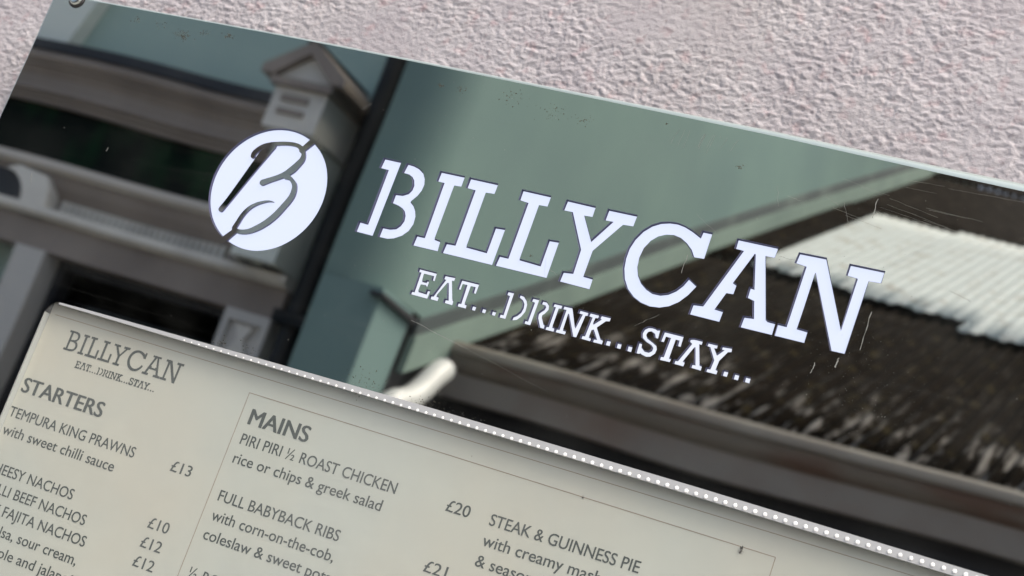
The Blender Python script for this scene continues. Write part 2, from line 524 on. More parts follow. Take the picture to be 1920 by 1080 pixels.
# ------------------------------------------------------------------ the menu sign
BIG = [["B",[[-79.58,42.35],[-71.36,42.41],[-71.63,7.35],[-79.88,7.4],[-79.83,11.68],[-75.79,11.56],[-75.99,38.06],[-79.93,38.14]]],
["B",[[-67.7,42.35],[-64.67,42.15],[-61.91,41.46],[-59.31,40.02],[-57.5,37.51],[-56.66,34.71],[-56.83,32.11],[-57.82,29.54],[-60.23,26.01],[-58.08,24.59],[-56.33,22.45],[-55.16,19.76],[-54.82,16.46],[-55.78,13.28],[-57.87,10.68],[-61.09,8.66],[-64.3,7.69],[-68.24,7.6],[-68.17,11.64],[-64.63,11.83],[-61.83,12.7],[-60.32,14.54],[-59.54,17.05],[-59.94,19.5],[-61.05,21.36],[-62.92,22.63],[-65.25,23.37],[-68.05,23.8],[-68.11,27.64],[-64.84,27.95],[-62.26,29.39],[-61.24,31.33],[-61.19,33.69],[-62.22,36.03],[-63.68,37.42],[-65.82,38.24],[-68.26,38.34]]],
["I",[[-50.78,42.21],[-39.43,42.39],[-39.4,38.24],[-42.84,38.02],[-42.73,12.25],[-39.59,11.87],[-39.21,7.8],[-51.16,7.65],[-50.96,11.81],[-47.24,11.94],[-47.73,38.07],[-50.87,38.14]]],
["L",[[-36.25,42.33],[-23.15,42.44],[-23.23,38.44],[-27.36,38.13],[-27.13,12.35],[-16.97,12.11],[-16.94,23.57],[-12.71,23.9],[-12.77,7.8],[-36.51,7.62],[-36.24,11.71],[-32.11,11.99],[-32.33,38.06],[-36.32,38.22]]],
["L",[[-10.8,42.42],[2.2,42.46],[2.12,38.31],[-1.8,38.12],[-1.77,12.59],[8.51,12.24],[8.52,23.72],[12.61,24.0],[12.71,8.15],[-10.98,7.91],[-10.63,12.0],[-6.63,12.06],[-6.7,37.9],[-10.74,38.27]]],
["Y",[[10.23,42.39],[22.95,42.35],[23.01,38.38],[19.21,38.11],[26.27,27.53],[32.79,38.34],[29.19,38.19],[29.29,42.51],[41.72,42.72],[41.55,38.38],[37.23,38.09],[28.16,23.96],[28.05,12.33],[32.35,12.19],[32.45,7.97],[19.06,8.11],[19.29,11.98],[23.51,12.53],[23.19,23.37],[13.94,38.44],[10.03,38.36]]],
["C",[[71.31,42.46],[74.95,42.53],[75.01,31.87],[70.87,31.57],[68.88,34.31],[66.02,36.59],[62.83,38.2],[59.53,38.73],[56.57,38.19],[53.54,36.68],[50.9,33.98],[49.05,30.16],[48.55,25.87],[49.07,21.84],[50.53,18.44],[52.93,15.49],[55.97,13.5],[59.09,12.4],[62.57,12.49],[65.67,13.66],[68.43,15.82],[70.55,18.69],[71.89,21.82],[75.66,19.76],[73.53,15.55],[70.88,11.98],[67.53,9.31],[63.8,7.75],[59.7,7.22],[55.57,7.85],[51.9,9.35],[48.41,12.01],[45.74,15.69],[44.03,20.02],[43.36,24.22],[43.42,28.62],[44.54,32.87],[46.7,36.98],[49.61,40.06],[52.9,42.03],[56.49,43.07],[59.92,43.35],[63.22,42.85],[66.72,41.69],[71.05,39.75]]],
["A",[[86.39,42.61],[102.85,42.84],[102.75,39.03],[98.88,38.87],[107.08,13.32],[108.14,12.64],[112.03,12.55],[112.13,8.17],[98.49,8.08],[98.68,12.12],[102.56,12.54],[100.32,19.76],[97.51,20.4],[97.38,24.27],[99.03,24.14],[94.98,38.55],[94.48,38.82],[89.6,24.76],[91.35,24.04],[91.24,20.43],[88.37,20.22],[85.83,12.4],[89.48,12.18],[89.32,8.09],[76.98,8.11],[77.09,12.0],[81.12,12.51],[89.94,38.89],[86.53,39.01]]],
["N",[[112.21,42.7],[122.81,43.04],[136.85,16.29],[137.05,38.37],[132.85,38.66],[132.88,42.75],[146.12,43.04],[146.08,38.73],[141.24,38.39],[140.77,7.97],[135.67,7.84],[120.39,36.93],[120.0,12.69],[124.4,12.51],[124.46,8.24],[112.13,8.17],[112.03,12.55],[116.05,12.53],[116.22,38.39],[111.86,38.86]]]]
SMALL = [["E",[[-44.12,-1.98],[-35.7,-1.98],[-35.47,-5.22],[-36.4,-5.17],[-36.63,-3.16],[-41.52,-3.21],[-41.14,-7.03],[-38.83,-7.0],[-38.68,-6.26],[-37.82,-6.22],[-37.75,-8.38],[-38.46,-8.35],[-38.82,-7.9],[-41.12,-8.06],[-41.2,-11.71],[-36.89,-11.86],[-36.89,-10.22],[-35.71,-10.21],[-35.83,-13.44],[-43.83,-13.39],[-43.83,-12.28],[-42.65,-12.27],[-42.93,-3.09],[-43.98,-3.1]]],
["A",[[-31.54,-2.03],[-26.75,-1.76],[-26.8,-3.08],[-28.0,-3.09],[-24.57,-11.43],[-23.81,-11.85],[-23.74,-13.34],[-27.42,-13.29],[-27.47,-12.08],[-26.1,-11.94],[-29.05,-4.17],[-32.45,-11.53],[-30.91,-11.8],[-30.88,-13.3],[-34.38,-13.24],[-34.48,-12.12],[-33.46,-11.95],[-30.56,-3.44],[-31.54,-3.35]]],
["T",[[-23.39,-2.08],[-15.21,-1.97],[-15.22,-6.04],[-16.18,-5.99],[-16.41,-3.29],[-18.63,-3.31],[-18.53,-11.86],[-17.35,-11.92],[-17.26,-13.24],[-21.21,-13.22],[-21.23,-12.05],[-20.0,-11.91],[-20.35,-3.29],[-22.57,-3.31],[-22.51,-6.02],[-23.42,-6.01]]],
["dot",[[-14.47,-11.64],[-12.86,-11.64],[-12.86,-13.17],[-14.41,-13.12]]],
["dot",[[-9.67,-11.64],[-8.11,-11.65],[-8.09,-13.13],[-9.61,-13.03]]],
["dot",[[-5.05,-11.59],[-3.42,-11.66],[-3.46,-13.12],[-4.97,-13.02]]],
["D",[[-1.37,-1.89],[1.31,-1.79],[1.5,-13.17],[-1.21,-13.18],[-1.21,-11.98],[0.13,-11.96],[-0.1,-3.27],[-1.34,-3.09]]],
["D",[[4.38,-1.95],[6.03,-2.14],[7.67,-3.53],[8.72,-5.46],[8.92,-8.21],[7.96,-10.64],[6.69,-12.24],[4.68,-12.96],[4.76,-11.74],[6.14,-10.75],[7.35,-9.0],[7.69,-6.92],[7.31,-5.02],[6.2,-3.7],[4.35,-2.88]]],
["R",[[10.33,-1.98],[13.07,-1.89],[13.06,-13.0],[10.38,-13.01],[10.35,-11.83],[11.54,-11.92],[11.65,-3.32],[10.27,-3.15]]],
["R",[[14.99,-2.09],[16.63,-2.07],[18.03,-3.19],[18.44,-4.99],[17.62,-6.67],[16.62,-7.84],[16.73,-8.8],[18.43,-11.42],[19.2,-11.74],[19.25,-12.99],[17.6,-12.94],[15.33,-9.36],[15.03,-7.65],[15.75,-6.59],[16.78,-5.5],[17.1,-4.14],[16.51,-3.3],[14.92,-3.22]]],
["I",[[20.17,-1.9],[23.6,-1.78],[23.66,-2.96],[22.56,-3.08],[22.56,-11.78],[23.74,-11.87],[23.79,-13.12],[20.13,-13.15],[20.19,-11.99],[21.18,-11.9],[21.16,-2.92],[20.08,-2.99]]],
["N",[[24.64,-1.84],[28.17,-1.74],[32.43,-9.71],[33.49,-3.03],[31.94,-2.99],[31.95,-1.89],[35.59,-1.95],[35.61,-3.12],[34.76,-3.22],[34.07,-12.93],[32.74,-13.04],[27.56,-4.07],[27.44,-11.78],[29.0,-11.85],[28.95,-13.04],[24.79,-13.09],[24.87,-11.97],[26.05,-11.86],[26.03,-2.87],[24.64,-2.95]]],
["K",[[36.57,-1.89],[40.37,-1.87],[40.36,-2.97],[39.2,-3.07],[39.16,-6.33],[42.09,-3.11],[41.37,-2.9],[41.54,-1.8],[45.57,-1.72],[45.53,-2.97],[44.13,-3.26],[41.08,-7.01],[44.28,-11.32],[45.49,-11.59],[45.59,-13.0],[41.67,-13.05],[41.7,-12.0],[43.03,-11.84],[40.11,-7.88],[39.34,-8.51],[39.22,-11.86],[40.39,-12.02],[40.34,-13.01],[36.45,-12.97],[36.43,-11.8],[37.56,-11.71],[37.98,-3.26],[36.47,-3.06]]],
["dot",[[47.31,-11.15],[48.87,-11.1],[48.95,-12.9],[47.28,-12.87]]],
["dot",[[52.02,-11.09],[53.61,-11.14],[53.73,-12.92],[52.14,-12.87]]],
["dot",[[56.73,-11.09],[58.32,-11.06],[58.45,-12.99],[56.87,-12.94]]],
["S",[[63.82,-1.38],[65.41,-1.51],[65.99,-1.83],[67.16,-1.52],[67.39,-4.81],[66.45,-4.78],[65.63,-3.27],[63.84,-2.57],[62.6,-3.28],[62.17,-4.74],[63.16,-6.02],[65.77,-7.07],[67.71,-7.99],[68.43,-9.44],[68.23,-11.22],[66.93,-12.71],[65.18,-13.25],[63.11,-12.87],[62.39,-12.45],[61.95,-12.87],[60.89,-12.85],[60.7,-8.7],[61.79,-8.81],[61.99,-10.18],[63.81,-11.5],[65.74,-11.49],[66.84,-10.44],[66.85,-9.09],[65.74,-8.12],[63.12,-7.27],[61.28,-6.2],[60.64,-4.36],[61.08,-2.7],[62.35,-1.64]]],
["T",[[69.35,-1.73],[77.31,-1.66],[77.46,-5.74],[76.46,-5.73],[76.28,-3.38],[74.59,-3.36],[74.42,-11.68],[75.37,-11.77],[75.25,-12.87],[71.12,-13.01],[71.09,-11.8],[72.27,-11.68],[72.57,-3.27],[70.32,-3.2],[70.21,-5.61],[69.13,-5.62]]],
["A",[[81.94,-1.63],[85.41,-1.57],[85.47,-2.77],[84.41,-2.78],[87.34,-11.25],[88.33,-11.4],[88.43,-12.95],[84.55,-12.86],[84.53,-11.66],[85.82,-11.58],[83.37,-4.19],[80.19,-11.48],[81.18,-11.6],[81.12,-13.13],[77.34,-13.08],[77.31,-11.87],[78.42,-11.76],[81.73,-3.48],[80.63,-2.81],[80.57,-2.07]]],
["Y",[[88.08,-1.67],[91.82,-1.6],[91.85,-2.73],[90.73,-2.87],[92.86,-5.56],[95.25,-2.59],[94.06,-2.6],[94.09,-1.69],[97.79,-1.36],[97.95,-2.63],[96.75,-2.95],[94.33,-7.43],[94.07,-11.18],[94.99,-11.5],[94.98,-12.82],[90.88,-12.86],[90.88,-11.73],[92.12,-11.63],[92.43,-7.67],[89.22,-2.85],[87.97,-2.68]]],
["dot",[[97.72,-10.96],[99.27,-10.92],[99.33,-12.7],[97.73,-12.68]]],
["dot",[[102.35,-11.06],[103.95,-11.08],[103.98,-12.9],[102.36,-12.89]]],
["dot",[[106.87,-11.12],[108.63,-11.13],[108.68,-12.86],[106.95,-12.84]]]]
LOGO = [["stem",[[-149.78,1.78,2.91],[-147.64,7.39,3.04],[-144.46,16.78,3.83],[-141.27,26.18,4.89],[-138.96,32.59,5.55],[-136.88,36.2,4.36]]],
["hook",[[-144.52,29.5,2.38],[-144.58,30.97,2.51],[-143.51,32.88,2.51],[-141.21,35.2,2.38],[-137.28,37.12,2.11],[-132.06,38.57,1.85],[-127.99,39.24,1.85],[-124.35,39.22,1.98],[-121.5,37.97,2.51],[-119.67,35.9,2.11],[-119.28,33.32,2.91],[-120.54,30.39,3.43],[-122.2,27.57,3.83],[-124.63,24.85,3.17],[-127.93,22.46,2.64],[-131.38,20.36,2.77],[-134.35,18.5,3.17]]],
["bowl",[[-123.91,24.01,3.3],[-121.03,23.2,1.98],[-118.2,20.99,2.38],[-117.16,17.61,2.91],[-117.5,14.25,3.17],[-119.4,9.55,3.3],[-121.69,4.89,3.43],[-124.84,0.56,3.3],[-128.41,-2.82,3.04],[-132.08,-5.19,2.51],[-136.02,-6.18,2.25],[-139.35,-5.78,1.98]]],
["tail",[[-139.42,-5.14,2.38],[-138.77,-2.16,2.25],[-137.77,1.83,2.11],[-135.79,5.59,1.85],[-132.94,8.22,1.45],[-129.73,10.01,1.06],[-127.2,10.85,0.66],[-125.09,11.0,0.26]]],
["slash",[[-121.24,37.36,2.64],[-119.12,40.48,3.17],[-116.48,44.38,3.43]]],
["slash2",[[-138.22,-6.17,2.64],[-140.29,-8.9,3.17],[-143.19,-13.06,3.7]]]]
sign = empty('menu_sign', SIGN, 'glossy black wall-mounted menu case with glowing BILLYCAN lettering and a round B logo', 'menu sign')

EDGE_IN = [(-288.3, 87.3), (-268.3, 87.6), (-214.6, 88.4), (-163.2, 89.2), (-121.8, 89.5), (-74.7, 89.6), (-30.2, 89.5), (12.5, 89.3), (46.8, 89.1), (85.9, 88.8), (123.4, 88.0), (159.4, 87.2), (188.0, 86.8), (250, 86.0), (318.5, 85.0)]
RISE = [.85, .85, .85, .9, 1.1, 1.3, 1.5, 1.85, 2.2, 2.6, 3.0, 3.5, 3.9, 4.2, 4.4]
BOT = -500.0
CC, CR = (-130.65, 16.1), 29.25
circ = [(CC[0] + CR*math.cos(2*math.pi*i/96), CC[1] + CR*math.sin(2*math.pi*i/96)) for i in range(96)]
hole_c = [(CC[0] + (CR+.4)*math.cos(2*math.pi*i/96), CC[1] + (CR+.4)*math.sin(2*math.pi*i/96)) for i in range(96)]
T = 1.1
bigH = [offset(p, .48) for _, p in BIG]
smH = [offset(p, .40) for _, p in SMALL]
# the A and the N run together at the foot: one opening
def winb(x):   # upper edge of the menu window
    return -60.3 + 2.3*min(1, max(0, (x+214)/190))**.7 + (0 if x < 100 else -(x-100)*.006)
W0, W1, WB, WR = -219.0, 249.0, -430.0, 6.0
win = [(x, winb(x)) for x in np.linspace(W1-WR, W0+WR+1, 24)]
win += [(W0+WR - WR*math.sin(a), winb(W0+WR+1)-WR + WR*math.cos(a)) for a in np.linspace(.12, math.pi/2, 9)]
win += [(W0, -80), (W0, WB+WR), (W0+WR, WB), (W1-WR, WB), (W1, WB+WR), (W1, winb(W1)-WR)]
outer = [(-289.6, 85.2)] + EDGE_IN + [(320, 84), (320, BOT), (-291.5, BOT), (-290.4, 19.6), (-289.75, 50.6)]
face = fill('front_panel', [outer, win, hole_c] + bigH + smH, M['mirror'], sign)

# rounded, polished edge of the panel
def edge_strip(name, line, rise, m, dirv):
    K = 7
    V, F = [], []
    for (x, z), w in zip(line, rise):
        for k in range(K):
            a = math.pi/2 * k/(K-1)
            r = w * .92
            V.append(((x + dirv[0]*r*math.sin(a))*.001, r*1.25*(1-math.cos(a))*.001, (z + dirv[1]*r*1.22*math.sin(a))*.001))
    for i in range(len(line)-1):
        for k in range(K-1):
            a = i*K+k
            F.append((a, a+1, a+K+1, a+K))
    return mesh(name, V, F, m, sign, smooth=True)
edge_strip('top_edge', EDGE_IN, RISE, M['bevel'], (0, 1))
edge_strip('side_edge', [(-289.6, 85.2), (-289.75, 50.6), (-290.4, 19.6), (-291.5, BOT)], [1.0, .9, .8, .8], M['bevel'], (-1, 0))
boxes('case_body', [(-.2885, .319, .0042, .0295, -.4995, .0845)], M['case'], sign)
boxes('recess_floor', [(-.165, .152, .00135, .004, -.060, .056)], M['recess'], sign)

# the lit letters, each in its own cut opening
for (nm, p), H in zip(BIG, bigH):
    o = fill('letter', [p], M['lit'], sign, n=-T, thick=.2)
    ribbon('letter_edge', [H], 0, -T-.2, M['cut'], o)
for (nm, p), H in zip(SMALL, smH):
    o = fill('dot' if nm == 'dot' else 'letter', [p], M['lit2'], sign, n=-T, thick=.2)
    ribbon('letter_edge', [H], 0, -T-.2, M['cut'], o)
disc = fill('logo_disc', [circ], M['lit'], sign, n=-T, thick=.2)
disc['label'] = 'round glowing white logo with a brush-written letter B'
ribbon('disc_edge', [hole_c], 0, -T-.2, M['cut'], disc)

def spline(pts, k=10):
    out = []
    n = len(pts)
    for i in range(n-1):
        p0, p1, p2, p3 = (np.array(pts[max(0, i-1)]), np.array(pts[i]), np.array(pts[i+1]), np.array(pts[min(n-1, i+2)]))
        for t in np.linspace(0, 1, k, endpoint=False):
            out.append(.5*((2*p1) + (-p0+p2)*t + (2*p0-5*p1+4*p2-p3)*t*t + (-p0+3*p1-3*p2+p3)*t**3))
    out.append(np.array(pts[-1]))
    return out
for si, (nm, pts) in enumerate(LOGO):
    S = spline(pts)
    L, Rr = [], []
    for i, q in enumerate(S):
        t = S[min(i+1, len(S)-1)] - S[max(i-1, 0)]
        t = t[:2] / np.hypot(t[0], t[1])
        nn = np.array((-t[1], t[0])) * q[2]/2 * .9
        L.append((q[0]+nn[0], q[1]+nn[1])); Rr.append((q[0]-nn[0], q[1]-nn[1]))
    def cap(q, a0, r): return [(q[0]+r*math.cos(a0+math.pi*i/8), q[1]+r*math.sin(a0+math.pi*i/8)) for i in range(1, 8)]
    d0 = S[1]-S[0]; d1 = S[-1]-S[-2]
    A = L[::-1] + cap(S[0], math.atan2(d0[1], d0[0])+math.pi/2, S[0][2]*.45) + Rr + cap(S[-1], math.atan2(d1[1], d1[0])-math.pi/2, S[-1][2]*.45)
    k = len(A)
    zf = .012 + .012*si
    V = [(x*.001, -zf*.001, z*.001) for x, z in L + Rr]
    nL = len(L)
    F = [(i, i+1, nL+i+1, nL+i) for i in range(nL-1)]
    for q, idx, cp in ((S[0], (0, nL), A[nL:nL+7]), (S[-1], (nL-1, 2*nL-1), A[2*nL+7:])):
        b = len(V); V += [(x*.001, -zf*.001, z*.001) for x, z in cp]
        F.append(tuple([idx[0]] + list(range(b, b+7)) + [idx[1]]) if idx[0] == 0 else tuple([idx[1]] + list(range(b, b+7)) + [idx[0]]))
    b = len(V)
    for y in (-zf, T-.02): V += [(x*.001, y*.001, z*.001) for x, z in A]
    nf = len(F)
    F += [(b+i, b+(i+1) % k, b+k+(i+1) % k, b+k+i) for i in range(k)]
    mesh('logo_stroke', V, F, [M['mirror'], M['cut']], disc, mi=[0]*nf + [1]*k)

# ---- window: recess, paper, print, glass
boxes('window_lining', [(-.2195, -.2189, .0006, .0042, -.4298, -.066)], M['strip'], sign)
paper = boxes('menu_sheet', [(-.2188, .2488, .0041, .0046, -.4295, -.0573)], M['paper'], sign)
paper['label'] = 'cream printed menu sheet with grey text'
def rule(pts, w, closed=False):
    V, F = [], []
    for (x0, z0), (x1, z1) in zip(pts[:-1], pts[1:]):
        d = Vector((x1-x0, z1-z0)).normalized() * w/2
        b = len(V)
        for px, pz in ((x0-d.x-d.y, z0-d.y+d.x), (x0-d.x+d.y, z0-d.y-d.x), (x1+d.x+d.y, z1+d.y-d.x), (x1+d.x-d.y, z1+d.y+d.x)):
            V.append((px*.001, .00402, pz*.001))
        F.append((b, b+1, b+2, b+3))
    return mesh('printed_rule', V, F, M['rule'], paper)
rule([(-215.7, -65.6), (246, -65.9)], .22)
rule([(-102.7, -420), (-102.7, -73.6), (138.3, -74.3), (138.3, -82.4)], .22)
rule([(138.3, -82.4), (246, -82.4)], .2)

NAT = {}
def print_line(s, x, z, width=None, k=None, cap=5.0, bold=False):
    cu = bpy.data.curves.new('printed_line', 'FONT')
    cu.body = s
    cu.size = 1
    cu.resolution_u = 4
    t = bpy.data.objects.new('tmp', cu)
    COL.objects.link(t)
    dg = bpy.context.evaluated_depsgraph_get()
    me = bpy.data.meshes.new_from_object(t.evaluated_get(dg))
    bpy.data.objects.remove(t)
    co = np.empty(len(me.vertices)*3); me.vertices.foreach_get('co', co); co = co.reshape(-1, 3)
    x0, x1 = co[:, 0].min(), co[:, 0].max()
    sx = width/(x1-x0) if width else k
    if True:      # heavier strokes: the same outlines laid over each other a hair apart
        base = me
        vs = [v.co.copy() for v in base.vertices]; fs = [tuple(p.vertices) for p in base.polygons]
        V, F = [], []
        for q, (dx, dy) in enumerate(((-.028, 0), (-.012, .008), (.0, -.008), (.012, .008), (.028, 0)) if bold else ((-.012, .004), (0, -.006), (.012, .004))):
            b = len(V); V += [(v.x+dx, v.y+dy, q*.01) for v in vs]; F += [tuple(i+b for i in f) for f in fs]
        me = bpy.data.meshes.new('printed_line'); me.from_pydata(V, [], F)
        co = np.empty(len(me.vertices)*3); me.vertices.foreach_get('co', co); co = co.reshape(-1, 3)
        x0, x1 = co[:, 0].min(), co[:, 0].max(); sx = width/(x1-x0) if width else k
    sz = cap/.727
    w = np.stack([(x + (co[:, 0]-x0)*sx)*.001, np.full(len(co), .00402) - co[:, 2]*.0005, (z + co[:, 1]*sz)*.001], 1)
    me.vertices.foreach_set('co', w.ravel())
    me.materials.clear(); me.update()
    link('printed_line', me, M['ink'], paper)
    return sx
X1, X2, X3 = -218.3, -98.2, 23.9
print_line('STARTERS', -217.4, -104.0, width=47.2, cap=7.3, bold=True)
kc = print_line('TEMPURA KING PRAWNS', X1, -116.2, width=72.2)
kl = print_line('with sweet chilli sauce', X1+.5, -124.8, width=64.3)
print_line('CHEESY NACHOS', X1, -142.2, width=50.3)
print_line('CHILLI BEEF NACHOS', X1, -150.8, width=61.5)
print_line('SPICY FAJITA NACHOS', X1, -159.4, width=65.7)
print_line('with salsa, sour cream,', X1+.5, -168.0, width=64.6)
print_line('guacamole and jalapeños', X1+2.4, -176.6, width=72.5)
for s, z in (('£13', -116.2), ('£10', -142.2), ('£12', -150.8), ('£12', -159.4)):
    print_line(s, -126.1, z, width=10.9)
print_line('MAINS', X2, -86.7, width=31.0, cap=7.3, bold=True)
print_line('PIRI PIRI ½ ROAST CHICKEN', X2, -95.8, width=78.2)
print_line('rice or chips & greek salad', X2, -104.4, width=74.6)
print_line('£20', 3.8, -95.8, width=10.9)
print_line('FULL BABYBACK RIBS', X2, -121.6, width=61.2)
print_line('with corn-on-the-cob,', X2+.4, -130.2, width=61.8)
print_line('coleslaw & sweet potato fries', X2, -138.8, k=kl)
print_line('£21', 3.6, -121.6, width=10.4)
print_line('½ ROAST BARBECUE CHICKEN', X2, -156.0, k=kc)
print_line('STEAK & GUINNESS PIE', X3, -95.9, width=65.5)
print_line('with creamy mash', X3, -104.4, k=kl)
print_line('& seasonal vegetables', X3, -113.0, k=kl)

# printed header: the same slab lettering, small and unbroken
def hmap(p, d): return [(-204.3 + (x+79.9)*.288, -79.9 + (z-7.4)*.277) for x, z in offset(p, d)]
for i, (nm, p) in enumerate(BIG):
    o = fill('printed_letter', [hmap(p, -.25)], M['ink'], paper)
    o.data.transform(Matrix.Translation((0, .00402, 0)))
def bar(pts, w):
    V, F = [], []
    (x0, z0), (x1, z1) = pts
    d = Vector((x1-x0, z1-z0)).normalized()*w/2
    for px, pz in ((x0-d.y, z0+d.x), (x0+d.y, z0-d.x), (x1+d.y, z1-d.x), (x1-d.y, z1+d.x)): V.append((px, pz))
    V = [((-204.3 + (x+79.9)*.288)*.001, .004015, (-79.9 + (z-7.4)*.277)*.001) for x, z in V]
    return mesh('printed_letter', V, [(0, 1, 2, 3)], M['ink'], paper)
bar([(-73, 40.4), (-66, 40.4)], 3.2); bar([(-73, 25.3), (-66, 25.3)], 3.2); bar([(-73, 9.3), (-66, 9.3)], 3.2)
bar([(84, 20.6), (101, 20.6)], 3.2)
HS = (149.35-149.35) 
sx0 = SMALL[0][1]; sxa = min(q[0] for q in sx0); sxb = max(q[0] for q in SMALL[-1][1]); zb = min(q[1] for q in sx0)
for nm, p in SMALL:
    pp = [(-194.3 + (x-sxa)*45.0/(sxb-sxa), -86.2 + (z-zb)*.285) for x, z in offset(p, .28)]
    o = fill('printed_letter', [pp], M['ink'], paper)
    o.data.transform(Matrix.Translation((0, .00402, 0)))

# LED tape along the top of the window
xsn = list(np.linspace(-213, 246, 40))
def lo(x): return float(np.interp(x, [-213, -130, -59, 22, 97, 165, 230], [-61.05, -60.85, -60.75, -61.0, -61.5, -61.9, -62.3]))
V = []
for x in xsn:
    V += [(x*.001, -.00015, (winb(x)+.1)*.001), (x*.001, -.00012, lo(x)*.001), (x*.001, .0014, (lo(x)-.05)*.001)]
F = []
for i in range(len(xsn)-1):
    F += [(3*i, 3*i+1, 3*i+4, 3*i+3), (3*i+1, 3*i+2, 3*i+5, 3*i+4)]
strip = mesh('led_strip', V, F, M['strip'], sign)
strip['label'] = 'pale grey LED tape with a row of white light dots'
K = 14
dm = bpy.data.meshes.new('light_dot')
vv = [(math.cos(2*math.pi*i/K)*.00088, 0, math.sin(2*math.pi*i/K)*.00088) for i in range(K)] + [(math.cos(2*math.pi*i/K)*.0006, -.00025, math.sin(2*math.pi*i/K)*.0006) for i in range(K)]
dm.from_pydata(vv, [], [(i, (i+1) % K, K+(i+1) % K, K+i) for i in range(K)] + [tuple(range(K, 2*K))])
dm.materials.append(M['led'])
x = 98.54 - 4.0*60
while x < 246:
    o = bpy.data.objects.new('light_dot', dm); COL.objects.link(o); o.parent = strip
    o.location = (x*.001, -.0002, -.06050 + .0001*min(1, max(0, (-x)/90)))
    k_ = .45 + .52*min(1, max(0, (x+142)/230)) + random.uniform(-.05, .04)
    o.scale = (k_, 1, k_)
    x += 4.0
pane = fill('window_pane', [offset(win, -.05)], M['pane'], sign, n=-.5)

# screw with its washer at the corner
sc = empty('corner_screw', (0, 0, 0), 'x', 'x'); del sc['label']; del sc['category']
bpy.data.objects.remove(sc)
def lathe(name, prof, m, parent, loc, seg=28):
    V, F = [], []
    for r, y in prof:
        for i in range(seg):
            a = 2*math.pi*i/seg
            V.append((loc[0]+r*math.cos(a), loc[1]-y, loc[2]+r*math.sin(a)))
    for j in range(len(prof)-1):
        for i in range(seg):
            F.append((j*seg+i, j*seg+(i+1) % seg, (j+1)*seg+(i+1) % seg, (j+1)*seg+i))
    F.append(tuple(range((len(prof)-1)*seg, len(prof)*seg)))
    return mesh(name, V, F, m, parent, smooth=True)
SC = (-.2757, 0, .0868)
wsh = lathe('washer', [(.0046, .0001), (.0045, .0006), (.0036, .0008)], M['dark'], sign, SC)
scr = lathe('screw', [(.0036, .0008), (.0035, .0016), (.0028, .0022), (.0015, .00245), (.0012, .0015)], M['steel'], sign, SC)

# ---- dirt, dust and scratches on the panel
random.seed(3)
def fleck(V, F, x, z, r, n, asp=1.0, rot=0.0, k=6):
    b = len(V)
    for i in range(k):
        a = 2*math.pi*i/k
        rr = r*random.uniform(.55, 1.25)
        px, pz = rr*math.cos(a)*asp, rr*math.sin(a)
        V.append(((x+px*math.cos(rot)-pz*math.sin(rot))*.001, -n*.001, (z+px*math.sin(rot)+pz*math.cos(rot))*.001))
    F.append(tuple(range(b, b+k)))
V, F = [], []
for gx, gz, n, sp in ((-236, 82.5, 16, 4), (-222, 82.5, 18, 4), (-208, 80.5, 75, 5), (-206.5, 79, 45, 2.2), (-196, 83, 25, 3), (-182.5, 83.8, 50, 2.6),
                      (-66.5, 81.2, 22, 2), (-56, 81.2, 24, 3), (-30, 81.5, 34, 8), (-10, 80.4, 40, 8), (4, 79, 30, 5), (41, 84.7, 8, 1), (77.5, 72.5, 26, 1.8), (3.4, 15.5, 6, 1.2),
                      (-122, -57.9, 30, 5), (-50, -56.5, 60, 12), (-20, -56.4, 40, 9), (-108, -56.5, 20, 6)):
    for _ in range(n):
        fleck(V, F, random.gauss(gx, sp*.5), random.gauss(gz, sp*.26), random.uniform(.07, .27), .03+random.random()*.01, random.uniform(.6, 1.8), random.uniform(0, 3))
o = mesh('grime_marks', V, F, M['grime'], sign); o['kind'] = 'stuff'
V, F = [], []
for _ in range(330):
    x, z = random.uniform(-285, 230), random.uniform(-55, 85)
    fleck(V, F, x, z, random.choice((.05, .06, .07, .08, .16)), .04, 1, 0)
for _ in range(260):
    x = random.gauss(150, 16); z = random.gauss(0, 22)
    fleck(V, F, x, z, random.uniform(.04, .10), .04, 1, 0)
for _ in range(150):
    x = random.uniform(-60, 10); fleck(V, F, x, winb(x)+abs(random.gauss(0, 1.5)), random.uniform(.05, .12), .04)
def scratch(a, b, w=.09, seg=6, wob=.25):
    pts = [(a[0]+(b[0]-a[0])*i/seg + random.uniform(-wob, wob), a[1]+(b[1]-a[1])*i/seg + random.uniform(-wob, wob)) for i in range(seg+1)]
    for i in range(seg):
        (x0, z0), (x1, z1) = pts[i], pts[i+1]
        d = Vector((x1-x0, z1-z0)); d = d.normalized()*w*random.uniform(.4, 1)
        k = len(V)
        V.extend([((x0-d.y)*.001, -.00005, (z0+d.x)*.001), ((x0+d.y)*.001, -.00005, (z0-d.x)*.001), ((x1+d.y)*.001, -.00005, (z1-d.x)*.001), ((x1-d.y)*.001, -.00005, (z1+d.x)*.001)])
        F.append((k, k+1, k+2, k+3))
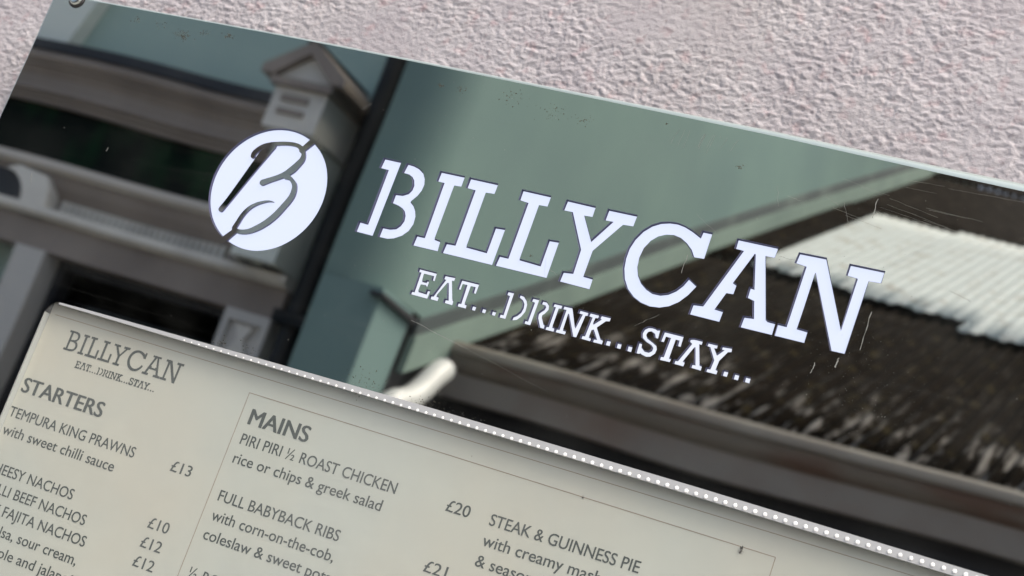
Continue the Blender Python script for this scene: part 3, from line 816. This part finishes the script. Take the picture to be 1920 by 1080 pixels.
for a, b, w in (((135.3, 71.6), (135.5, 63.6), .22), ((68.4, 31.5), (68.3, 23.6), .1), ((146.2, 26.3), (146.1, 10.8), .18), ((131.2, 1.3), (130.9, -3.2), .18), ((139.4, 5.7), (139.3, 1.3), .3),
             ((-258.2, -4.4), (-256.5, -9.6), .14), ((-222.1, 17), (-222.4, 14.9), .16), ((-39.2, -24.5), (-8.8, -29.9), .05), ((-39.2, -24.5), (30, -38), .03), ((56.6, -2.3), (64.8, 4.5), .05),
             ((172, 41.6), (180.8, 39.4), .05), ((104.4, 39.7), (113.3, 39.6), .05), ((66, 49.4), (77.5, 42.6), .03), ((123, 67.2), (127.4, 59), .04), ((95, 68), (98, 60), .04),
             ((-100, 62), (-96, 66), .06), ((100, 65), (106, 64), .05), ((115, 68), (121, 66), .05), ((10, 16), (12, 8), .05), ((13, 12), (17, 10), .05)):
    scratch(a, b, w)
for i in range(22):
    x = random.uniform(110, 215); z = random.uniform(62, 82); L = random.uniform(8, 30)
    scratch((x, z), (x+L, z-L*random.uniform(-.05, .22)), .022, 5, .12)
for i in range(10):
    x = random.uniform(45, 60) + (i % 2)*14; scratch((x, 84), (x-random.uniform(0, 2), 84-random.uniform(4, 9)), .04, 5, .2)
o = mesh('dust_and_scratches', V, F, M['speck'], sign); o['kind'] = 'stuff'

# dead insects lying behind the window pane
def insect(x, z, s, rot, label):
    V, F = [], []
    for r, yy in ((1, .3), (.75, .9), (.2, 1.15)):
        for i in range(8):
            a = 2*math.pi*i/8
            V.append((r*1.5*math.cos(a), -yy, r*.8*math.sin(a)))
    for j in range(2):
        for i in range(8): F.append((j*8+i, j*8+(i+1) % 8, (j+1)*8+(i+1) % 8, (j+1)*8+i))
    F.append(tuple(range(16, 24)))
    for lx in (-1.2, -.3, .7):
        for sg in (-1, 1):
            b = len(V)
            V += [(lx, -.3, sg*.5), (lx+.22, -.3, sg*.5), (lx+.5, -.2, sg*2.3), (lx+.4, -.2, sg*2.3)]
            F.append((b, b+1, b+2, b+3))
    ca, sa = math.cos(rot), math.sin(rot)
    V = [((px*ca - pz*sa)*s*.001, py*s*.001, (px*sa + pz*ca)*s*.001) for px, py, pz in V]
    o = mesh('insect', V, F, M['insect'])
    o.location = SIGN + Vector((x*.001, .004, z*.001))
    tag(o, label, 'insect')
    return o
i1 = insect(125.0, -76.2, .55, 1.2, 'small dead fly with spread legs on the corner rule of the menu sheet')
V, F = [], []
fleck(V, F, .3, 1.5, 1.0, .5, .45, 0); fleck(V, F, -.4, 1.4, .8, .5, .4, .5)
mesh('wing', V, F, M['grime'], i1)
insect(58.15, -74.25, .36, .3, 'tiny dark insect speck on the brown rule above the steak and guinness line')
insect(6.9, -71.5, .16, .0, 'faintest of the insect specks, on the cream paper above the PIRI PIRI price')

# ================================================================== across the street (seen in the sign's polish)
# ---- upper storey of the shop's house, its own teal render
hx = empty('teal_house', (-4.7, -6.2, 0), 'teal rendered house above the Victorian shopfront', 'house')
OH = (-4.7, -6.2, 0)
boxes('wall', [(-5.72, -3.31, -9, -6.2, 2.6, 9.5)], M['teal_left'], hx, OH)
boxes('corner_pier', [(-3.76, -3.312, -6.3, -6.03, 0, 9.5)], M['teal_left'], hx, OH)
n = mesh('neighbour_house', [(-7.5, -6.1, 0), (-5.69, -6.1, 0), (-5.69, -6.1, 3.85), (-5.52, -6.1, 4.5), (-5.52, -6.1, 9), (-7.5, -6.1, 9),
                             (-7.5, -9, 0), (-5.69, -9, 0), (-5.69, -9, 3.85), (-5.52, -9, 4.5), (-5.52, -9, 9), (-7.5, -9, 9)],
         [(0, 1, 2, 3, 4, 5), (11, 10, 9, 8, 7, 6)] + [(i, i+6, (i+1) % 6+6, (i+1) % 6) for i in range(6)], M['pale'])
tag(n, 'pale grey-green rendered house left of the shopfront', 'house')

# ---- shopfront
sh = empty('shopfront', (-4.8, -6.0, 0), 'grey Victorian timber shopfront with dark green fascia and gabled console', 'shopfront')
OS = (-4.8, -6.0, 0)
XL, XR = -6.6, -4.2
boxes('cornice_lead', [(XL, -4.24, -6.19, -5.93, 3.785, 3.84)], M['lead_shade'], sh, OS)  # lead top with its shadow painted into the black
extrude_profile('cornice', [(-5.95, 3.783), (-6.15, 3.783), (-6.15, 3.53), (-6.04, 3.53), (-6.04, 3.55), (-6.02, 3.555), (-6.02, 3.575), (-5.995, 3.58), (-5.995, 3.60), (-6.01, 3.605), (-6.005, 3.66), (-5.98, 3.70), (-5.965, 3.705), (-5.965, 3.72), (-5.945, 3.725), (-5.93, 3.75)], XL, XR, M['cornice'], sh, OS)
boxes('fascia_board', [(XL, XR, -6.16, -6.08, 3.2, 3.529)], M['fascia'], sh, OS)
extrude_profile('fascia_sill', [(-5.96, 3.235), (-6.10, 3.25), (-6.10, 3.18), (-5.99, 3.18), (-5.96, 3.20)], XL, XR, M['sill'], sh, OS)
extrude_profile('coved_board', [(-6.0, 3.179), (-6.12, 3.179), (-6.12, 3.0), (-6.06, 3.0), (-6.06, 3.06), (-6.02, 3.12)], XL, XR, M['cornice'], sh, OS)
o = boxes('dentil_row', [(x, x+.017, -6.058, -6.022, 3.002, 3.062) for x in np.arange(-5.24, -4.22, .038)], M['trim'], sh, OS)
o['kind'] = 'stuff'
extrude_profile('ledge', [(-5.94, 2.985), (-6.12, 3.0), (-6.12, 2.93), (-5.97, 2.93), (-5.94, 2.95)], XL, -3.80, M['trim'], sh, OS)
boxes('beam', [(XL, -3.80, -6.13, -5.995, 2.775, 2.929)], M['cornice'], sh, OS)
boxes('shop_window', [(-5.19, -4.07, -6.22, -6.2, .6, 2.774)], M['shopglass'], sh, OS)
boxes('window_frame', [(-5.19, -4.07, -6.19, -6.10, 2.735, 2.774), (-5.19, -5.15, -6.19, -6.1, .6, 2.734), (-4.11, -4.07, -6.19, -6.1, .6, 2.734), (-5.19, -4.07, -6.19, -6.06, .56, .6)], M['lead_shade'], sh, OS)
boxes('stall_riser', [(-5.19, -4.07, -6.15, -6.05, 0, .559)], M['cornice'], sh, OS)
boxes('doorway', [(-6.6, -5.38, -7.0, -6.4, 0, 2.93)], M['shopglass'], sh, OS)
boxes('post', [(-5.37, -5.195, -6.12, -5.98, 0, 2.774)], M['post'], sh, OS)
# curved bracket over the doorway
V = [(-5.30, 3.08), (-5.34, 3.15), (-5.52, 3.17)]
for i in range(13):
    a = math.radians(90 - 105*i/12)
    V.append((-5.60 + .16*math.cos(a), 2.985 + .155*math.sin(a)))
V += [(-5.44, 2.93), (-5.28, 2.93), (-5.29, 3.0)]
k = len(V)
mesh('door_bracket', [(x+4.8, .035, z) for x, z in V] + [(x+4.8, -.09, z) for x, z in V], [tuple(range(k)), tuple(range(2*k-1, k-1, -1))] + [(i, i+k, (i+1) % k+k, (i+1) % k) for i in range(k)], M['trim'], sh)
boxes('door_opening_shadow_board', [(-6.6, -5.47, -6.2, -6.0, 2.93, 3.14)], M['lead_shade'], sh, OS)
# pilaster and gabled console
pl = boxes('pilaster', [(-4.07, -3.815, -6.13, -6.0, 0, 2.774), (-4.07, -4.035, -6.0, -5.975, 0, 2.774), (-3.85, -3.815, -6.0, -5.975, 0, 2.774),
                        (-4.035, -3.85, -6.0, -5.975, 2.72, 2.774), (-4.035, -3.85, -6.0, -5.975, 2.48, 2.55), (-4.035, -3.85, -6.0, -5.975, 0, .4)], M['post'], sh, OS)
V = [(-3.99, 2.705), (-3.895, 2.705), (-3.925, 2.635), (-3.89, 2.565), (-3.995, 2.565), (-3.96, 2.635)]
k = 6
o = mesh('pilaster_boss', [(x+4.8, .022, z) for x, z in V] + [(x+4.8, 0, z) for x, z in V], [tuple(range(k)), tuple(range(2*k-1, k-1, -1))] + [(i, i+k, (i+1) % k+k, (i+1) % k) for i in range(k)], M['trim'], pl)
boxes('console_shaft', [(-4.06, -3.815, -6.13, -5.82, 3.0, 3.60)], M['pale'], sh, OS)
boxes('console_foot', [(-4.11, -3.99, -5.99, -5.90, 3.0, 3.06), (-3.95, -3.83, -5.99, -5.90, 3.0, 3.06)], M['trim'], sh, OS)
cb = boxes('console_block', [(-4.085, -3.80, -6.13, -5.70, 3.605, 3.80)], M['trim'], sh, OS)
boxes('block_groove', [(-4.03+4.8, -3.885+4.8, -5.699+6, -5.688+6, 3.735, 3.765), (-4.03+4.8, -3.885+4.8, -5.699+6, -5.688+6, 3.675, 3.70)], M['cornice'], cb)
boxes('console_moulding', [(-4.11, -3.775, -6.13, -5.67, 3.801, 3.835)], M['cornice'], sh, OS)
# little gable
def prism(name, pts, y0, y1, m, parent, off):
    k = len(pts)
    V = [(x-off[0], y0-off[1], z-off[2]) for x, z in pts] + [(x-off[0], y1-off[1], z-off[2]) for x, z in pts]
    return mesh(name, V, [tuple(range(k)), tuple(range(2*k-1, k-1, -1))] + [(i, i+k, (i+1) % k+k, (i+1) % k) for i in range(k)], m, parent)
prism('gable_panel', [(-4.10, 3.836), (-3.785, 3.836), (-3.94, 3.955)], -5.70, -6.19, M['trim'], sh, OS)
prism('gable_roof', [(-4.17, 3.838), (-4.10, 3.838), (-3.94, 3.96), (-3.785, 3.838), (-3.715, 3.838), (-3.72, 3.875), (-3.94, 4.022), (-4.165, 3.875)], -5.66, -6.19, M['cornice'], sh, OS)
prism('ridge_lead', [(-3.975, 4.002), (-3.94, 4.024), (-3.905, 4.002), (-3.905, 4.014), (-3.94, 4.036), (-3.975, 4.014)], -5.655, -6.19, M['lead_shade'], sh, OS)
lamp = boxes('shop_lamp', [(-4.6, -4.56, -6.19, -6.15, 2.55, 2.60)], M['orange'])
bevel(lamp, .018, 3)
bpy.data.objects.remove(lamp)

# ---- black pipe between the houses
def tube(name, path, r, m, parent=None, seg=16, off=(0, 0, 0)):
    V, F = [], []
    P = [Vector(p) - Vector(off) for p in path]
    up = Vector((0, 1, 0)) if abs((P[-1]-P[0]).normalized().y) < .9 and name != 'pipe_x' else Vector((1, 0, 0))
    for i, p in enumerate(P):
        t = (P[min(i+1, len(P)-1)] - P[max(i-1, 0)]).normalized()
        if seg == 16 and i == 0: a = (t.cross(Vector((1, 0, 0))) if abs(t.x) < .9 else t.cross(Vector((0, 0, 1)))).normalized()
        a = (a - t*a.dot(t)).normalized(); b = t.cross(a)
        for k in range(seg):
            an = 2*math.pi*k/seg
            V.append(p + (a*math.cos(an) + b*math.sin(an))*r)
    for i in range(len(P)-1):
        for k in range(seg): F.append((i*seg+k, i*seg+(k+1) % seg, (i+1)*seg+(k+1) % seg, (i+1)*seg+k))
    F += [tuple(range(seg)), tuple(range(len(V)-1, len(V)-seg-1, -1))]
    return mesh(name, V, F, m, parent, smooth=True)
pp = empty('black_drainpipe', (-3.69, -5.965, 0), 'black cast drainpipe in the corner between shopfront and teal house', 'drainpipe')
OP = (-3.69, -5.965, 0)
tube('pipe', [(-3.69, -5.965, 0), (-3.69, -5.965, 9.3)], .050, M['pipe'], pp, off=OP)
for z in (.9, 2.76, 4.55, 6.4):
    boxes('pipe_bracket', [(-3.775, -3.60, -6.03, -5.9, z, z+.06)], M['pipe'], pp, OP)

# ---- taller teal house on the right, its flank runs back beside the shed roof
th_ = empty('tall_teal_house', (-3.09, -6.0, 0), 'pale teal rendered house flank rising beside the corrugated roof', 'house')
OT = (-3.09, -6.0, 0)
rc = [(-3.15, -5.15)] + [(-2.86-.2+.2*math.sin(a), -5.15-.2+.2*math.cos(a)) for a in np.linspace(0, math.pi/2, 28)] + [(-2.86, -17), (-3.15, -17)]
k = len(rc)
def rake(y): return 4.35 + (-y-5.15)*.435  # unseen top sloped down to let more light onto the console
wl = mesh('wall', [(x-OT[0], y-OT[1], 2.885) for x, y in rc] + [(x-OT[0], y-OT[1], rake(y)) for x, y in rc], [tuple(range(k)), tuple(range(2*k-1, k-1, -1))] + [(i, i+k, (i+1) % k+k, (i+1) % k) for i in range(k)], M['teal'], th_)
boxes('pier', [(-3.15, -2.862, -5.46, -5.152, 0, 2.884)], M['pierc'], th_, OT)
V = [(-5.12, 2.84), (-5.12, 2.856), (-5.47, 2.856), (-5.47, 2.832)]
V = [(x-OT[0], y-OT[1], z) for x in (-2.9, -2.835) for y, z in V]
mesh('pier_cap', V, [(3, 2, 1, 0), (4, 5, 6, 7)] + [(i, (i+1) % 4, (i+1) % 4+4, i+4) for i in range(4)], M['lead_shade'], th_)
boxes('recess_shade_block', [(-3.15, -2.875, -7.0, -5.47, 0, 2.884)], M['lead_shade'], th_, OT)  # solid near-black block painted as the deep shade of the recess

SL = math.radians(27.3)
cs, sn = math.cos(SL), math.sin(SL)
def rz(y): return 2.9 + (-y-6)*math.tan(SL)
def band(name, x0, x1, h0, h1, m):
    V = []
    for y in (-5.50, -16.5):
        for x, hh in ((x0, h0), (x1, h0), (x1, h1), (x0, h1)):
            V.append((x-OT[0], y-OT[1], rz(y)+hh))
    return mesh(name, V, [(0, 1, 2, 3), (7, 6, 5, 4), (0, 4, 5, 1), (1, 5, 6, 2), (2, 6, 7, 3), (3, 7, 4, 0)], m, th_)
band('render_fillet', -2.859, -2.825, -.02, .145, M['fillet'])
band('dark_wall_strip', -2.859, -2.835, .147, .215, M['wall_strip'])

# ---- the shed with its corrugated roof
shed = empty('corrugated_shed_roof', (0, -6.0, 2.9), 'rusty corrugated iron shed roof patched with white sheets', 'shed')
RM = Matrix(((-1, 0, 0), (0, -cs, sn), (0, sn, cs))).to_4x4()
shed.matrix_world = Matrix.Translation((0, -6.0, 2.9)) @ RM
def sheet(x0, x1, s0, s1, lift, m, jag=0.0, amp=.0095):
    """world x0..x1, s along the slope"""
    n = max(2, int((x1-x0)/.076*8)); ns = 6
    V, F = [], []
    for j in range(ns+1):
        for i in range(n+1):
            x = x0 + (x1-x0)*i/n
            s = s0 + (s1-s0)*j/ns
            if j == 0: s += jag*math.sin(x*31)*math.sin(x*7.3)
            V.append((-x, s, amp*math.cos(2*math.pi*x/.076) + lift + (.03*(1-j/ns) if lift else 0)*0))
    for j in range(ns):
        for i in range(n):
            a = j*(n+1)+i
            F.append((a, a+n+1, a+n+2, a+1))
    o = mesh('corrugated_sheet', V, F, m, shed, smooth=True)
    md = o.modifiers.new('thickness', 'SOLIDIFY'); md.thickness = .004; md.offset = 1
    return o
random.seed(5)
W = .684
for c, (s0, s1, mm) in enumerate(((-.06, 3.2, 'rust'), (3.1, 6.45, 'rust'), (6.35, 9.6, 'rust_up'), (9.5, 12.4, 'rust_up'))):
    x = -2.86
    while x < 3.5:
        sheet(x, x+W+.038, s0 + random.uniform(-.04, .03), s1, .002 + .012*c*0 + (.014 if c % 2 else 0) + .004*random.random(), M[mm])
        x += W
for (x0, x1, a, b) in ((-2.50, -1.90, 2.98, 6.02), (-1.90, -1.21, 2.86, 6.18), (-1.21, -.52, 2.60, 6.45), (-.52, .17, 2.36, 6.75), (.17, .86, 2.3, 6.9), (.86, 1.55, 2.2, 7.0)):
    sheet(x0, x1+.03, a, b, .048 + .004*random.random(), M['white'], .04, .0042)
boxes('roof_gutter_back', [(-2.86, 3.5, -6.02, -6.0, 2.60, 2.84)], M['lead_shade'], None)
bpy.data.objects.remove(bpy.data.objects['roof_gutter_back'])

gt = empty('roof_gutter', (-2.86, -6.0, 2.6), 'long weathered grey-brown gutter and fascia under the corrugated roof', 'gutter')
OG = (-2.86, -6.0, 2.6)
prof = [(-5.875, 2.885), (-5.862, 2.87)]
for i in range(10):
    a = math.radians(0 - 80*i/9)
    prof.append((-5.94 + .075*math.cos(a), 2.835 + .085*math.sin(a)))
prof += [(-5.985, 2.752), (-5.985, 2.885), (-5.975, 2.885), (-5.975, 2.77), (-5.93, 2.765), (-5.89, 2.80), (-5.88, 2.84)]
extrude_profile('gutter_trough', prof, -2.86, 3.5, M['gutter'], gt, OG)
extrude_profile('gutter_rim', [(-5.868, 2.890), (-5.884, 2.892), (-5.884, 2.86), (-5.862, 2.832), (-5.846, 2.832), (-5.842, 2.845), (-5.850, 2.872)], -2.86, 3.5, M['rim'], gt, OG)
extrude_profile('fascia_board', [(-5.915, 2.762), (-6.02, 2.765), (-6.02, 2.645), (-5.945, 2.645)], -2.86, 3.5, M['fboard'], gt, OG)
sd_ = boxes('shed_front', [(-2.86, 3.5, -6.3, -6.05, 0, 2.72)], M['lead_shade'])  # near-black colour paints the shadow under the soffit
tag(sd_, 'shed front under the long gutter, painted black as soffit shadow', 'shed front')

wp = empty('white_downpipe', (-2.79, -5.42, 0), 'white plastic downpipe elbow at the left end of the gutter', 'downpipe')
OW = (-2.79, -5.42, 0)
pth = [(-2.80, -5.80, 2.73), (-2.79, -5.76, 2.715), (-2.79, -5.71, 2.67), (-2.79, -5.665, 2.615), (-2.79, -5.61, 2.56), (-2.79, -5.55, 2.52), (-2.79, -5.47, 2.495), (-2.79, -5.41, 2.46), (-2.79, -5.39, 2.40), (-2.79, -5.39, .1)]
tube('pipe', pth, .056, M['plastic'], wp, off=OW)
tube('pipe_socket', [(-2.79, -5.415, 2.30), (-2.79, -5.415, 2.38)], .062, M['plastic'], wp, off=OW)
